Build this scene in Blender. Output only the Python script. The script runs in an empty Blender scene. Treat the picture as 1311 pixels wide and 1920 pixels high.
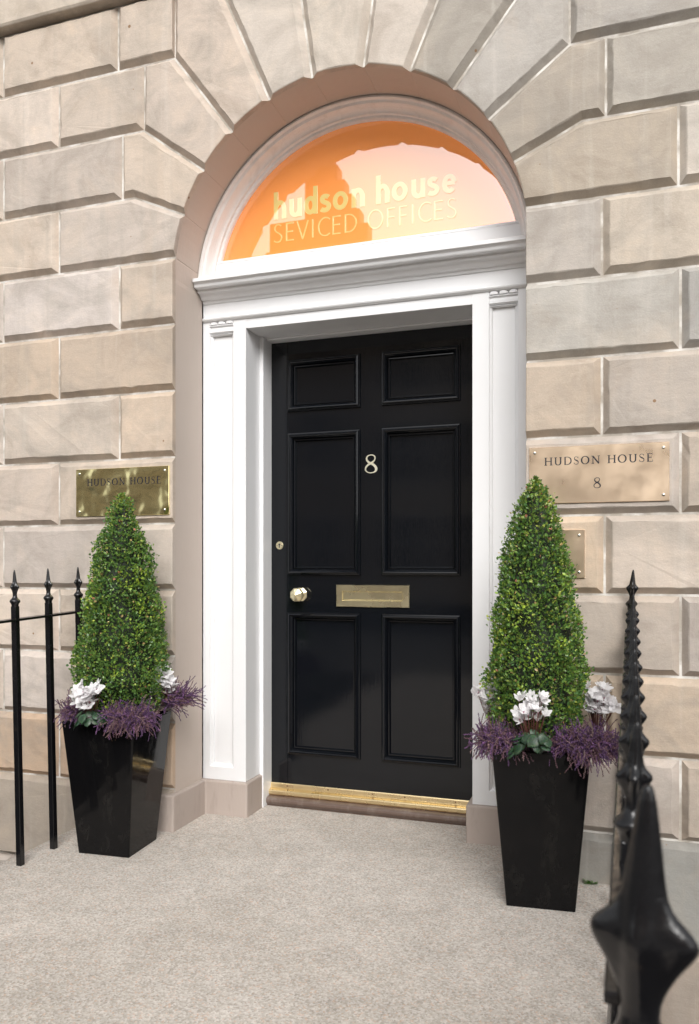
import bpy, math, random
from mathutils import Vector, Matrix
R = math.radians
C = bpy.context.scene.collection
scene = bpy.context.scene
PI = math.pi

# ------------------------------------------------------------------ camera
cam_d = bpy.data.cameras.new('camera')
cam = bpy.data.objects.new('camera', cam_d); C.objects.link(cam)
CAM = Vector((1.083, -3.05, 1.15))
cam.location = CAM
cam.rotation_euler = (R(90), 0, R(18.70))
cam_d.sensor_fit = 'HORIZONTAL'; cam_d.sensor_width = 24.0
cam_d.lens = 1490.0/1311.0*24.0
cam_d.shift_y = 101.0/1311.0
cam_d.clip_start = 0.02; cam_d.clip_end = 600
cam_d.dof.use_dof = True; cam_d.dof.focus_distance = 3.4; cam_d.dof.aperture_fstop = 6.0
scene.camera = cam

# ------------------------------------------------------------------ light
SUN_EL, SUN_ROT = R(38), R(160)      # high and behind the camera, veiled by cloud
world = bpy.data.worlds.new('World'); scene.world = world
world.use_nodes = True
wn = world.node_tree; wn.nodes.clear()
sky = wn.nodes.new('ShaderNodeTexSky'); sky.sky_type = 'NISHITA'; sky.sun_disc = False
sky.sun_elevation = SUN_EL; sky.sun_rotation = SUN_ROT
sky.air_density = 1.0; sky.dust_density = 4.0; sky.ozone_density = 1.0
hs = wn.nodes.new('ShaderNodeHueSaturation'); hs.inputs['Saturation'].default_value = 0.10
bg = wn.nodes.new('ShaderNodeBackground'); bg.inputs['Strength'].default_value = 0.14
wo = wn.nodes.new('ShaderNodeOutputWorld')
wn.links.new(sky.outputs[0], hs.inputs['Color']); wn.links.new(hs.outputs[0], bg.inputs['Color'])
wn.links.new(bg.outputs[0], wo.inputs['Surface'])
sd = bpy.data.lights.new('sun', 'SUN'); sd.energy = .9; sd.angle = R(34); sd.color = (1.0, 0.965, 0.92)
sun = bpy.data.objects.new('sun', sd); C.objects.link(sun)
# direction towards the sun
sv = Vector((math.sin(SUN_ROT)*math.cos(SUN_EL), math.cos(SUN_ROT)*math.cos(SUN_EL), math.sin(SUN_EL)))
sun.rotation_euler = sv.to_track_quat('Z', 'Y').to_euler()
scene.view_settings.view_transform = 'Standard'
scene.view_settings.look = 'None'
scene.view_settings.exposure = 0.72
scene.view_settings.gamma = 1.0

# ------------------------------------------------------------------ mesh helpers
class MB:
    def __init__(s): s.v = []; s.f = []; s.c = []; s.m = []; s.sm = []
    def add(s, verts, faces, col=None, mat=0, smooth=False):
        n = len(s.v); s.v.extend([tuple(p) for p in verts])
        for f in faces:
            s.f.append([i+n for i in f]); s.c.append(col); s.m.append(mat); s.sm.append(smooth)
    def box(s, x0, x1, y0, y1, z0, z1, col=None, mat=0):
        v = [(x0,y0,z0),(x1,y0,z0),(x1,y1,z0),(x0,y1,z0),(x0,y0,z1),(x1,y0,z1),(x1,y1,z1),(x0,y1,z1)]
        s.add(v, [[0,3,2,1],[4,5,6,7],[0,1,5,4],[1,2,6,5],[2,3,7,6],[3,0,4,7]], col, mat)
    def loft(s, rings, col=None, mat=0, smooth=False, closed=True, caps=True):
        n = len(rings[0]); v = [p for r in rings for p in r]; f = []
        for i in range(len(rings)-1):
            for j in range(n if closed else n-1):
                k = (j+1) % n
                f.append([i*n+j, i*n+k, (i+1)*n+k, (i+1)*n+j])
        if caps and closed:
            f.append(list(range(n))[::-1]); f.append([(len(rings)-1)*n+j for j in range(n)])
        s.add(v, f, col, mat, smooth)
    def tube(s, pts, rad, n=8, col=None, mat=0, smooth=True, caps=True):
        if not isinstance(rad, (list, tuple)): rad = [rad]*len(pts)
        rings = []; pts = [Vector(p) for p in pts]
        t0 = (pts[1]-pts[0]).normalized()
        up = Vector((0,0,1)) if abs(t0.z) < .9 else Vector((1,0,0))
        a = t0.cross(up).normalized()
        for i, p in enumerate(pts):
            t = (pts[min(i+1, len(pts)-1)]-pts[max(i-1, 0)]).normalized()
            a = (a - t*a.dot(t)).normalized(); b = t.cross(a)
            rings.append([p + (a*math.cos(2*PI*k/n)+b*math.sin(2*PI*k/n))*rad[i] for k in range(n)])
        s.loft(rings, col, mat, smooth, caps=caps)
    def build(s, name, mats, parent=None, fix=True, bevel=0, seg=2, subsurf=0, angle=35):
        me = bpy.data.meshes.new(name); me.from_pydata(s.v, [], s.f)
        if not isinstance(mats, (list, tuple)): mats = [mats]
        for m in mats: me.materials.append(m)
        me.polygons.foreach_set('material_index', s.m)
        me.polygons.foreach_set('use_smooth', s.sm)
        if any(c is not None for c in s.c):
            at = me.color_attributes.new('tint', 'FLOAT_COLOR', 'CORNER')
            buf = []
            for p, c in zip(me.polygons, s.c):
                c = c or (1, 1, 1); buf.extend((c[0], c[1], c[2], 1.0)*p.loop_total)
            at.data.foreach_set('color', buf)
        me.validate()
        if fix:
            import bmesh
            bm = bmesh.new(); bm.from_mesh(me); bmesh.ops.recalc_face_normals(bm, faces=bm.faces); bm.to_mesh(me); bm.free()
        o = bpy.data.objects.new(name, me); C.objects.link(o)
        if parent: o.parent = parent
        if bevel:
            b = o.modifiers.new('bevel', 'BEVEL'); b.width = bevel; b.segments = seg; b.limit_method = 'ANGLE'; b.angle_limit = R(angle)
            b.harden_normals = False
        if subsurf:
            ss = o.modifiers.new('sub', 'SUBSURF'); ss.levels = subsurf; ss.render_levels = subsurf
        return o

def tag(o, label=None, cat=None, group=None, kind=None):
    if label: o['label'] = label
    if cat: o['category'] = cat
    if group: o['group'] = group
    if kind: o['kind'] = kind
    return o
def empty(name, loc=(0,0,0), rz=0, **k):
    o = bpy.data.objects.new(name, None); C.objects.link(o); o.location = loc; o.rotation_euler = (0,0,rz)
    o.empty_display_size = .1
    return tag(o, **k)
def lerp(a, b, t): return a+(b-a)*t

def panelled(mb, x0, x1, z0, z1, yf, yb, holes, col=None):
    """board whose front (towards -y) lies at yf, with rectangular openings, back at yb"""
    xs = sorted(set([x0, x1]+[h[0] for h in holes]+[h[1] for h in holes]))
    zs = sorted(set([z0, z1]+[h[2] for h in holes]+[h[3] for h in holes]))
    for i in range(len(xs)-1):
        for j in range(len(zs)-1):
            cx, cz = (xs[i]+xs[i+1])/2, (zs[j]+zs[j+1])/2
            if any(h[0] < cx < h[1] and h[2] < cz < h[3] for h in holes): continue
            mb.add([(xs[i],yf,zs[j]),(xs[i+1],yf,zs[j]),(xs[i+1],yf,zs[j+1]),(xs[i],yf,zs[j+1])], [[0,1,2,3]], col)
    mb.add([(x0,yf,z0),(x1,yf,z0),(x1,yb,z0),(x0,yb,z0),(x0,yf,z1),(x1,yf,z1),(x1,yb,z1),(x0,yb,z1)],
           [[0,3,2,1],[4,5,6,7],[1,2,6,5],[3,0,4,7]], col)
def frame_loft(mb, x0, x1, z0, z1, prof, y0, fill=True, col=None, smooth=False):
    """mitred moulding: prof = list of (inward offset, y offset); last ring filled"""
    rings = [[(x0+a, y0+b, z0+a), (x1-a, y0+b, z0+a), (x1-a, y0+b, z1-a), (x0+a, y0+b, z1-a)] for a, b in prof]
    mb.loft(rings, col, smooth=smooth, caps=False)
    if fill: mb.add(rings[-1], [[0,1,2,3]], col)
def extrude_x(mb, x0, x1, prof, col=None, smooth=False):
    """closed (y,z) profile swept along x"""
    mb.loft([[(x0, y, z) for y, z in prof], [(x1, y, z) for y, z in prof]], col, smooth=smooth)

# ------------------------------------------------------------------ materials
def new_mat(name):
    m = bpy.data.materials.new(name); m.use_nodes = True
    nt = m.node_tree; b = nt.nodes['Principled BSDF']
    return m, nt, b
def N(nt, t, **k):
    n = nt.nodes.new(t)
    for a, v in k.items():
        if a in n.inputs.keys(): n.inputs[a].default_value = v
        else: setattr(n, a, v)
    return n
def noise(nt, vec, scale, detail=4, rough=.55, dist=0):
    n = nt.nodes.new('ShaderNodeTexNoise'); n.inputs['Scale'].default_value = scale
    n.inputs['Detail'].default_value = detail; n.inputs['Roughness'].default_value = rough; n.inputs['Distortion'].default_value = dist
    if vec: nt.links.new(vec, n.inputs['Vector'])
    return n.outputs['Fac']
def ramp(nt, fac, stops):
    r = nt.nodes.new('ShaderNodeValToRGB'); e = r.color_ramp.elements
    while len(e) < len(stops): e.new(.5)
    for el, (p, c) in zip(e, stops):
        el.position = p; el.color = (c, c, c, 1) if not isinstance(c, tuple) else (*c[:3], 1)
    nt.links.new(fac, r.inputs['Fac']); return r.outputs['Color']
def mix(nt, fac, a, b, mode='MIX'):
    m = nt.nodes.new('ShaderNodeMix'); m.data_type = 'RGBA'; m.blend_type = mode
    for sock, v in ((m.inputs[0], fac), (m.inputs[6], a), (m.inputs[7], b)):
        if isinstance(v, (int, float)): sock.default_value = v
        elif isinstance(v, tuple): sock.default_value = (*v[:3], 1)
        else: nt.links.new(v, sock)
    return m.outputs[2]
def bump(nt, b, height, strength, dist=.002, prev=None):
    n = nt.nodes.new('ShaderNodeBump'); n.inputs['Strength'].default_value = strength; n.inputs['Distance'].default_value = dist
    nt.links.new(height, n.inputs['Height'])
    if prev: nt.links.new(prev, n.inputs['Normal'])
    nt.links.new(n.outputs[0], b.inputs['Normal']); return n.outputs[0]
def coords(nt, scale=(1,1,1)):
    g = nt.nodes.new('ShaderNodeTexCoord'); m = nt.nodes.new('ShaderNodeMapping')
    m.inputs['Scale'].default_value = scale
    nt.links.new(g.outputs['Object'], m.inputs['Vector']); return m.outputs['Vector']

def stone_mat(name, base=(1,1,1), attr=True, strength=1.0):
    m, nt, b = new_mat(name)
    b.inputs['Roughness'].default_value = .85
    b.inputs['Specular IOR Level'].default_value = .25
    p = coords(nt)
    if attr:
        a = nt.nodes.new('ShaderNodeAttribute'); a.attribute_name = 'tint'; col = a.outputs['Color']
    else: col = None
    big = noise(nt, p, 4.5, 6, .65, .8)
    col = mix(nt, 1.0, col if col else tuple(base), ramp(nt, big, [(.28, (.78,.76,.74)), (.5, (1,1,1)), (.72, (1.14,1.11,1.07))]), 'MULTIPLY')
    # grey sooty patches and pale salts
    patch = noise(nt, coords(nt, (1.3,1,1.7)), 2.6, 6, .62, .9)
    col = mix(nt, ramp(nt, patch, [(.46, 0.0), (.70, .55*strength)]), col, (.29,.26,.225))
    warm = noise(nt, coords(nt, (1,1,.8)), 1.9, 5, .6, 1.2)
    col = mix(nt, ramp(nt, warm, [(.54, 0.0), (.72, .35*strength)]), col, (.52,.41,.31))
    # vertical run marks
    st = noise(nt, coords(nt, (9,9,.55)), 2.0, 3, .5)
    col = mix(nt, ramp(nt, st, [(.34, .18*strength), (.46, 0.0)]), col, (.33,.30,.26))
    st2 = noise(nt, coords(nt, (14,14,.8)), 1.6, 3, .5)
    col = mix(nt, ramp(nt, st2, [(.60, 0.0), (.76, .16*strength)]), col, (.70,.66,.60))
    # fine grain + pits
    fine = noise(nt, p, 210, 3, .7)
    col = mix(nt, 1.0, col, ramp(nt, fine, [(.3, .95), (.7, 1.05)]), 'MULTIPLY')
    bed = noise(nt, coords(nt, (1,1,26)), 5, 3, .6)
    col = mix(nt, 1.0, col, ramp(nt, bed, [(.35, .985), (.65, 1.015)]), 'MULTIPLY')
    vo = nt.nodes.new('ShaderNodeTexVoronoi'); vo.inputs['Scale'].default_value = 13; vo.inputs['Randomness'].default_value = 1
    nt.links.new(p, vo.inputs['Vector'])
    pn = noise(nt, p, 5, 2)
    mul = nt.nodes.new('ShaderNodeMath'); mul.operation = 'SUBTRACT'; nt.links.new(vo.outputs['Distance'], mul.inputs[0])
    mu2 = nt.nodes.new('ShaderNodeMath'); mu2.operation = 'MULTIPLY_ADD'; nt.links.new(pn, mu2.inputs[0]); mu2.inputs[1].default_value = .55; mu2.inputs[2].default_value = -.30
    nt.links.new(mu2.outputs[0], mul.inputs[1])
    pit = ramp(nt, mul.outputs[0], [(.0, 1.0), (.02, 0.0)])
    col = mix(nt, pit, col, (.27,.17,.10))
    nt.links.new(col, b.inputs['Base Color'])
    hb = mix(nt, .5, noise(nt, p, 26, 5, .65), noise(nt, p, 150, 3, .7))
    b1 = bump(nt, b, hb, .55, .0035)
    bump(nt, b, noise(nt, coords(nt, (1,1,2)), 7, 4, .6), .5, .006, b1)
    return m

def painted(name, col, rough=.4, wob=.35, dirt=.12, spec=.5, dirtcol=(.45,.40,.35)):
    m, nt, b = new_mat(name)
    b.inputs['Roughness'].default_value = rough; b.inputs['Specular IOR Level'].default_value = spec
    p = coords(nt)
    d = noise(nt, coords(nt, (6,6,1.5)), 3, 6, .65, .4)
    c = mix(nt, ramp(nt, d, [(.52, 0.0), (.80, dirt)]), tuple(col), dirtcol)
    c = mix(nt, 1.0, c, ramp(nt, noise(nt, p, 2, 3), [(.3, .97), (.7, 1.02)]), 'MULTIPLY')
    nt.links.new(c, b.inputs['Base Color'])
    h = mix(nt, .3, noise(nt, coords(nt, (1,1,.5)), 16, 4, .6), noise(nt, coords(nt, (12,12,1)), 14, 3, .6))
    bump(nt, b, h, wob, .003)
    return m

M = {}
M['stone'] = stone_mat('weathered sandstone')
M['mortar'] = None
m, nt, b = new_mat('pale lime mortar'); b.inputs['Roughness'].default_value = .95
c = mix(nt, ramp(nt, noise(nt, coords(nt), 9, 5), [(.42, 0.0), (.60, 1.0)]), (.40,.36,.31), (.70,.68,.64))
nt.links.new(c, b.inputs['Base Color']); bump(nt, b, noise(nt, coords(nt), 90, 3), .5, .002); M['mortar'] = m
M['reveal'] = painted('beige masonry paint', (.50,.425,.370), .6, .6, .22)
M['plinth'] = painted('worn beige masonry paint', (.42,.355,.315), .7, 1.0, .45, dirtcol=(.24,.20,.17))
M['white'] = painted('white gloss paint', (.77,.775,.785), .32, .25, .05)
M['white_arch'] = painted('weathered white paint', (.82,.80,.78), .5, 1.0, .35, dirtcol=(.42,.38,.34))

# black gloss door paint
m, nt, b = new_mat('black gloss paint'); b.inputs['Base Color'].default_value = (.0045,.0055,.0075,1)
b.inputs['Roughness'].default_value = .12; b.inputs['Specular IOR Level'].default_value = .45
h = mix(nt, .5, noise(nt, coords(nt, (1,1,.35)), 11, 3, .5), noise(nt, coords(nt, (30,30,1.2)), 9, 3, .6))
bump(nt, b, h, .07, .004)
nt.links.new(ramp(nt, noise(nt, coords(nt), 4, 4), [(.3, .04), (.7, .10)]), b.inputs['Roughness'])
M['door'] = m
# black lacquered planter
m, nt, b = new_mat('black lacquer'); b.inputs['Roughness'].default_value = .06; b.inputs['Specular IOR Level'].default_value = .22
c = mix(nt, ramp(nt, noise(nt, coords(nt, (3,3,1)), 3, 6, .7), [(.5, 0.0), (.8, .5)]), (.004,.004,.0045), (.011,.010,.009))
vo = nt.nodes.new('ShaderNodeTexVoronoi'); vo.inputs['Scale'].default_value = 55; nt.links.new(coords(nt), vo.inputs['Vector'])
c = mix(nt, ramp(nt, noise(nt, coords(nt, (1,1,.5)), 9, 7, .75, .5), [(.56, 0.0), (.80, .55)]), c, (.035,.032,.028))
spk = mix(nt, 1.0, ramp(nt, vo.outputs['Distance'], [(.05, 1.0), (.10, 0.0)]), ramp(nt, noise(nt, coords(nt), 7, 2), [(.62, 0.0), (.68, 1.0)]), 'MULTIPLY')
c = mix(nt, spk, c, (.16,.10,.05)); nt.links.new(c, b.inputs['Base Color'])
nt.links.new(ramp(nt, noise(nt, coords(nt, (4,4,.8)), 5, 6, .7), [(.4, .04), (.75, .22)]), b.inputs['Roughness'])
bump(nt, b, noise(nt, coords(nt, (1,1,.6)), 5, 2), .12, .01)
M['lacquer'] = m
# painted iron
m, nt, b = new_mat('black painted iron'); b.inputs['Roughness'].default_value = .26
c = mix(nt, ramp(nt, noise(nt, coords(nt), 30, 5, .7), [(.60, 0.0), (.78, .5)]), (.006,.006,.007), (.045,.036,.028))
nt.links.new(c, b.inputs['Base Color']); bump(nt, b, noise(nt, coords(nt), 70, 4, .6), .45, .002)
nt.links.new(ramp(nt, noise(nt, coords(nt), 22, 3), [(.3, .10), (.7, .28)]), b.inputs['Roughness'])
M['iron'] = m
def brass(name, col, rough, wave=.0, wscale=3, streak=.3):
    m, nt, b = new_mat(name); b.inputs['Metallic'].default_value = 1
    c = mix(nt, ramp(nt, noise(nt, coords(nt, (2,2,2)), 8, 5, .6, .5), [(.45, 0.0), (.8, .55)]), tuple(col), (col[0]*.9, col[1]*.88, col[2]*.84))
    nt.links.new(c, b.inputs['Base Color'])
    nt.links.new(ramp(nt, noise(nt, coords(nt, (1,1,1)), 9, 3), [(.3, rough*.8), (.7, rough*1.2)]), b.inputs['Roughness'])
    n = bump(nt, b, noise(nt, coords(nt, (1,1,1)), wscale, 2, .4), wave, .02)
    bump(nt, b, noise(nt, coords(nt), 12, 2), .05, .001, n)
    return m
M['brass'] = brass('polished brass', (.95,.86,.58), .28, .12, 9)
M['brass_number'] = brass('bright brass numeral', (.95,.92,.74), .38, .05, 9)
M['plaque'] = brass('worn brass plate', (.93,.74,.55), .32, .10, 2.0)
M['plaque_wavy'] = brass('buckled brass plate', (.95,.86,.46), .16, 1.0, 7.0)
M['brass_sill'] = brass('yellow brass sill', (.90,.72,.42), .28, .05, 6)
def plain(name, col, rough=.5, metal=0, spec=.5, trans=0):
    m, nt, b = new_mat(name)
    b.inputs['Roughness'].default_value = rough; b.inputs['Metallic'].default_value = metal
    b.inputs['Specular IOR Level'].default_value = spec
    c = mix(nt, 1.0, tuple(col), ramp(nt, noise(nt, coords(nt), 24, 4), [(.3, .86), (.7, 1.12)]), 'MULTIPLY')
    nt.links.new(c, b.inputs['Base Color']); return m
M['engraving'] = plain('black enamel filled engraving', (.018,.017,.025), .35)
M['screw'] = plain('polished steel screw', (.85,.85,.80), .12, 1)
M['soil'] = plain('dark compost', (.030,.022,.016), .95)
M['letter_bold'] = plain('cream vinyl lettering', (.86,.74,.24), .5)
M['sill_brown'] = painted('brown painted sill', (.125,.085,.068), .35, .8, .5, dirtcol=(.30,.26,.23))
M['dark'] = plain('dark interior', (.02,.018,.016), .8)
M['wood'] = plain('woody stem', (.10,.065,.04), .85)

# orange film on glass: film colour, mirror of the sky and a little lobby light behind
m, nt, b = new_mat('orange film glass')
b.inputs['Base Color'].default_value = (.95,.30,.045,1); b.inputs['Roughness'].default_value = .5
b.inputs['Emission Color'].default_value = (1,.30,.03,1); b.inputs['Emission Strength'].default_value = .16
gl = N(nt, 'ShaderNodeBsdfGlossy', Roughness=.004); gl.inputs['Color'].default_value = (1,1,1,1)
bp = nt.nodes.new('ShaderNodeBump'); bp.inputs['Strength'].default_value = .006; bp.inputs['Distance'].default_value = .01
nt.links.new(noise(nt, coords(nt), 3.5, 2), bp.inputs['Height']); nt.links.new(bp.outputs[0], gl.inputs['Normal'])
ms = nt.nodes.new('ShaderNodeMixShader'); ms.inputs[0].default_value = .25
nt.links.new(b.outputs[0], ms.inputs[1]); nt.links.new(gl.outputs[0], ms.inputs[2])
nt.links.new(ms.outputs[0], nt.nodes['Material Output'].inputs['Surface']); M['film'] = m
# vinyl letters sit inside the same glass
m, nt, b = new_mat('cream vinyl behind glass')
b.inputs['Base Color'].default_value = (.76,.58,.20,1); b.inputs['Roughness'].default_value = .5
b.inputs['Emission Color'].default_value = (.8,.55,.08,1); b.inputs['Emission Strength'].default_value = .12
gl = N(nt, 'ShaderNodeBsdfGlossy', Roughness=.004); gl.inputs['Color'].default_value = (1,1,1,1)
ms = nt.nodes.new('ShaderNodeMixShader'); ms.inputs[0].default_value = .25
nt.links.new(b.outputs[0], ms.inputs[1]); nt.links.new(gl.outputs[0], ms.inputs[2])
nt.links.new(ms.outputs[0], nt.nodes['Material Output'].inputs['Surface']); M['vinyl'] = m

# exposed aggregate paving
m, nt, b = new_mat('speckled aggregate paving'); b.inputs['Roughness'].default_value = .9; b.inputs['Specular IOR Level'].default_value = .2
p = coords(nt)
vo = nt.nodes.new('ShaderNodeTexVoronoi'); vo.inputs['Scale'].default_value = 185; nt.links.new(p, vo.inputs['Vector'])
sep = nt.nodes.new('ShaderNodeSeparateColor'); nt.links.new(vo.outputs['Color'], sep.inputs[0])
c = ramp(nt, sep.outputs[0], [(0, (.30,.275,.24)), (.25, (.44,.405,.365)), (.6, (.52,.487,.45)), (.9, (.66,.63,.60))])
c = mix(nt, ramp(nt, sep.outputs[1], [(.90, 0.0), (.93, .55)]), c, (.62,.35,.22))
c = mix(nt, ramp(nt, sep.outputs[2], [(.90, 0.0), (.93, .60)]), c, (.20,.18,.16))
c = mix(nt, .40, c, (.51,.47,.425))
g = noise(nt, p, 60, 4, .7)
c = mix(nt, 1.0, c, ramp(nt, g, [(.3, .96), (.7, 1.04)]), 'MULTIPLY')
c = mix(nt, 1.0, c, ramp(nt, noise(nt, p, 9, 8, .72, .6), [(.32, .86), (.62, 1.04)]), 'MULTIPLY')
c = mix(nt, 1.0, c, ramp(nt, noise(nt, p, 1.6, 4, .6), [(.3, (.88,.865,.84)), (.7, (1.05,1.04,1.03))]), 'MULTIPLY')
nt.links.new(c, b.inputs['Base Color'])
bump(nt, b, mix(nt, .5, vo.outputs['Distance'], g), .7, .003); M['paving'] = m
M['flag'] = plain('grey street flagstones', (.15,.14,.13), .9)
M['road'] = plain('asphalt', (.06,.06,.062), .9)

def leaf_mat(name, rough=.35, trans=.15, vary=True):
    m, nt, b = new_mat(name)
    a = nt.nodes.new('ShaderNodeAttribute'); a.attribute_name = 'tint'
    b.inputs['Roughness'].default_value = rough; b.inputs['Specular IOR Level'].default_value = .45
    nt.links.new(a.outputs['Color'], b.inputs['Base Color'])
    tr = nt.nodes.new('ShaderNodeBsdfTranslucent'); nt.links.new(a.outputs['Color'], tr.inputs['Color'])
    ms = nt.nodes.new('ShaderNodeMixShader'); ms.inputs[0].default_value = trans
    nt.links.new(b.outputs[0], ms.inputs[1]); nt.links.new(tr.outputs[0], ms.inputs[2])
    nt.links.new(ms.outputs[0], nt.nodes['Material Output'].inputs['Surface']); return m
M['leaf'] = leaf_mat('box leaf', .30, .22)
M['heather'] = leaf_mat('heather', .7, .1)
M['petal'] = leaf_mat('white petal', .55, .42)
m = leaf_mat('cyclamen leaf', .42, .1); nt = m.node_tree
M['cyc_leaf'] = m

# ------------------------------------------------------------------ ground
def struct(name, mb, mat, label, **k):
    o = mb.build(name, mat, **k); o['kind'] = 'structure'; return o
PX0, PX1 = -1.182, 1.105       # the slab bridging the basement areas
g = MB(); g.box(PX0, PX1, -4.2, .46, -.16, 0); struct('path', g, M['paving'], '', bevel=.008)
g = MB(); g.box(-40, 40, -9.0, -4.2, -.30, -.02); struct('pavement', g, M['flag'], '')
g = MB(); g.box(-40, 40, -18.2, -9.0, -.5, -.14); struct('road', g, M['road'], '')
g = MB(); g.box(-40, 40, -20.3, -18.2, -.5, -.02); struct('far_pavement', g, M['flag'], '')
g = MB(); g.add([(-300,-300,-2.4),(300,-300,-2.4),(300,300,-2.4),(-300,300,-2.4)], [[0,1,2,3]]); struct('ground', g, M['flag'], '')
# ------------------------------------------------------------------ the house
house = empty('townhouse', (0,0,0), label='pale rusticated sandstone townhouse front with arched doorway around a black door', cat='building')
ZC, RA = 2.41, .757
XE = .755
DEP, CH = -.023, .025
LV = [.173+.2908*k for k in range(13)]        # bed joints 0..12
rnd = random.Random(4)

def line_int(p, d, q, e):
    den = d[0]*e[1]-d[1]*e[0]
    if abs(den) < 1e-6: return None
    t = ((q[0]-p[0])*e[1]-(q[1]-p[1])*e[0])/den
    return (p[0]+d[0]*t, p[1]+d[1]*t)
def inset(poly, offs):
    n = len(poly); L = []
    for i in range(n):
        a, c = poly[i], poly[(i+1) % n]
        d = (c[0]-a[0], c[1]-a[1]); l = math.hypot(*d); d = (d[0]/l, d[1]/l)
        nn = (-d[1], d[0])           # inward for counter-clockwise
        L.append(((a[0]+nn[0]*offs[i], a[1]+nn[1]*offs[i]), d))
    out = []
    for i in range(n):
        (p, d), (q, e) = L[i-1], L[i]
        r = line_int(p, d, q, e) if abs(d[0]*e[1]-d[1]*e[0]) > .02 else q
        out.append(r or q)
    return out
def block(mb, poly, flags, tint, dep=DEP, ch=CH):
    """poly counter-clockwise in (x,z); flags: 1 chamfered, 0 sharp, 's' arch face"""
    area = sum(poly[i][0]*poly[(i+1)%len(poly)][1]-poly[(i+1)%len(poly)][0]*poly[i][1] for i in range(len(poly)))
    if area < 0:
        poly = poly[::-1]; flags = flags[::-1]; flags = flags[1:]+flags[:1]
    base = inset(poly, [.0016 if f else 0 for f in flags])
    cc = ch*rnd.uniform(.92, 1.08)
    top = inset(poly, [cc if f else 0 for f in flags])
    B, T = [], []
    n = len(poly)
    for i in range(n):
        a, c, ta, tc = base[i], base[(i+1)%n], top[i], top[(i+1)%n]
        k = max(1, int(math.hypot(c[0]-a[0], c[1]-a[1])/.034)) if flags[i] else 1
        for j in range(k):
            t = j/k
            jb = .0006; jt = (.0017 if rnd.random() > .05 else .0045) if j else .0010
            B.append((lerp(a[0],c[0],t)+rnd.uniform(-jb,jb), .003, lerp(a[1],c[1],t)+rnd.uniform(-jb,jb)))
            T.append((lerp(ta[0],tc[0],t)+rnd.uniform(-jt,jt), dep+rnd.uniform(-.0010,.0010), lerp(ta[1],tc[1],t)+rnd.uniform(-jt,jt)))
    # slightly rounded arris: an extra ring
    cx = sum(p[0] for p in T)/len(T); cz = sum(p[2] for p in T)/len(T)
    top2 = []
    for p in T:
        dx, dz = cx-p[0], cz-p[2]; l = math.hypot(dx, dz)
        top2.append((p[0]+dx/l*.004, p[1]-.0022, p[2]+dz/l*.004))
    mb.loft([B, T, top2], tint, caps=False)
    mb.add(top2, [list(range(len(top2)))], tint)

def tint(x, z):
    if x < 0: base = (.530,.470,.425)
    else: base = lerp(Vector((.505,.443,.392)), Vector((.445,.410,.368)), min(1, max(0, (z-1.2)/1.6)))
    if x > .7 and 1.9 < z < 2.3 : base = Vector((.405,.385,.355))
    base = Vector(base)
    w = rnd.uniform(-.02, .085); v = rnd.uniform(.86, 1.08)
    base = Vector((base.x*(1+w*.6), base.y, base.z*(1-w)))*v
    q_ = rnd.random()
    if q_ < .14: base = Vector((base.x*.97, base.y*.925, base.z*.865))
    elif q_ < .28: base = Vector((base.x*.90, base.y*.91, base.z*.915))
    elif q_ < .36: base = base*1.07
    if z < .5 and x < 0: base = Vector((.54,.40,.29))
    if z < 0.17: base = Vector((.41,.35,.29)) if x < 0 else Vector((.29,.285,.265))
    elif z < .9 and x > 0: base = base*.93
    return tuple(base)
ang = [8.4, 23.6, 39.0, 53.9, 69.2, 83.5]
def AP(deg): return (RA*math.sin(R(deg)), ZC+RA*math.cos(R(deg)))
def arc(d0, d1, n=6): return [AP(lerp(d0, d1, i/n)) for i in range(n+1)]
wall = MB()
# straight courses either side; X0 is the outer limit of what is built
def course(z0, z1, joints, sgn):
    for i in range(len(joints)-1):
        a, c = joints[i], joints[i+1]
        x0, x1 = min(a, c)*1.0, max(a, c)
        p = [(x0,z0),(x1,z0),(x1,z1),(x0,z1)]
        f = [1,1,1,1]
        if abs(a) < .76: f[1 if sgn < 0 else 3] = 0
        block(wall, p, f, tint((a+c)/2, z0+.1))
for k in range(8):
    z0, z1 = LV[k], LV[k+1]
    if k % 2:   # odd: header at the jamb
        course(z0, z1, [-XE, -1.039, -1.683, -2.327, -2.97, -3.6], -1)
        course(z0, z1, [XE, 1.026 if k > 4 else 1.035, 1.670, 2.314, 2.96, 3.6], 1)
    else:
        course(z0, z1, [-XE, -1.365, -2.005, -2.65, -3.3], -1)
        course(z0, z1, [XE, 1.292, 1.935, 2.58, 3.22], 1)
A = lambda d, s: (s*AP(d)[0], AP(d)[1])
def arch_edge(d0, d1, s, n=5): return [A(lerp(d0, d1, i/n), s) for i in range(n+1)]
vs = MB()
LV8 = LV[8]
def vblock(mb, outer, arcpts, t, ch=CH):
    """outer: open polyline continuing from the last arc point back to the first"""
    poly = arcpts+outer; n = len(poly); fl = []
    for i in range(n): fl.append(0 if i < len(arcpts)-1 else 1)
    block(mb, poly, fl, t, ch=ch)
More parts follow.
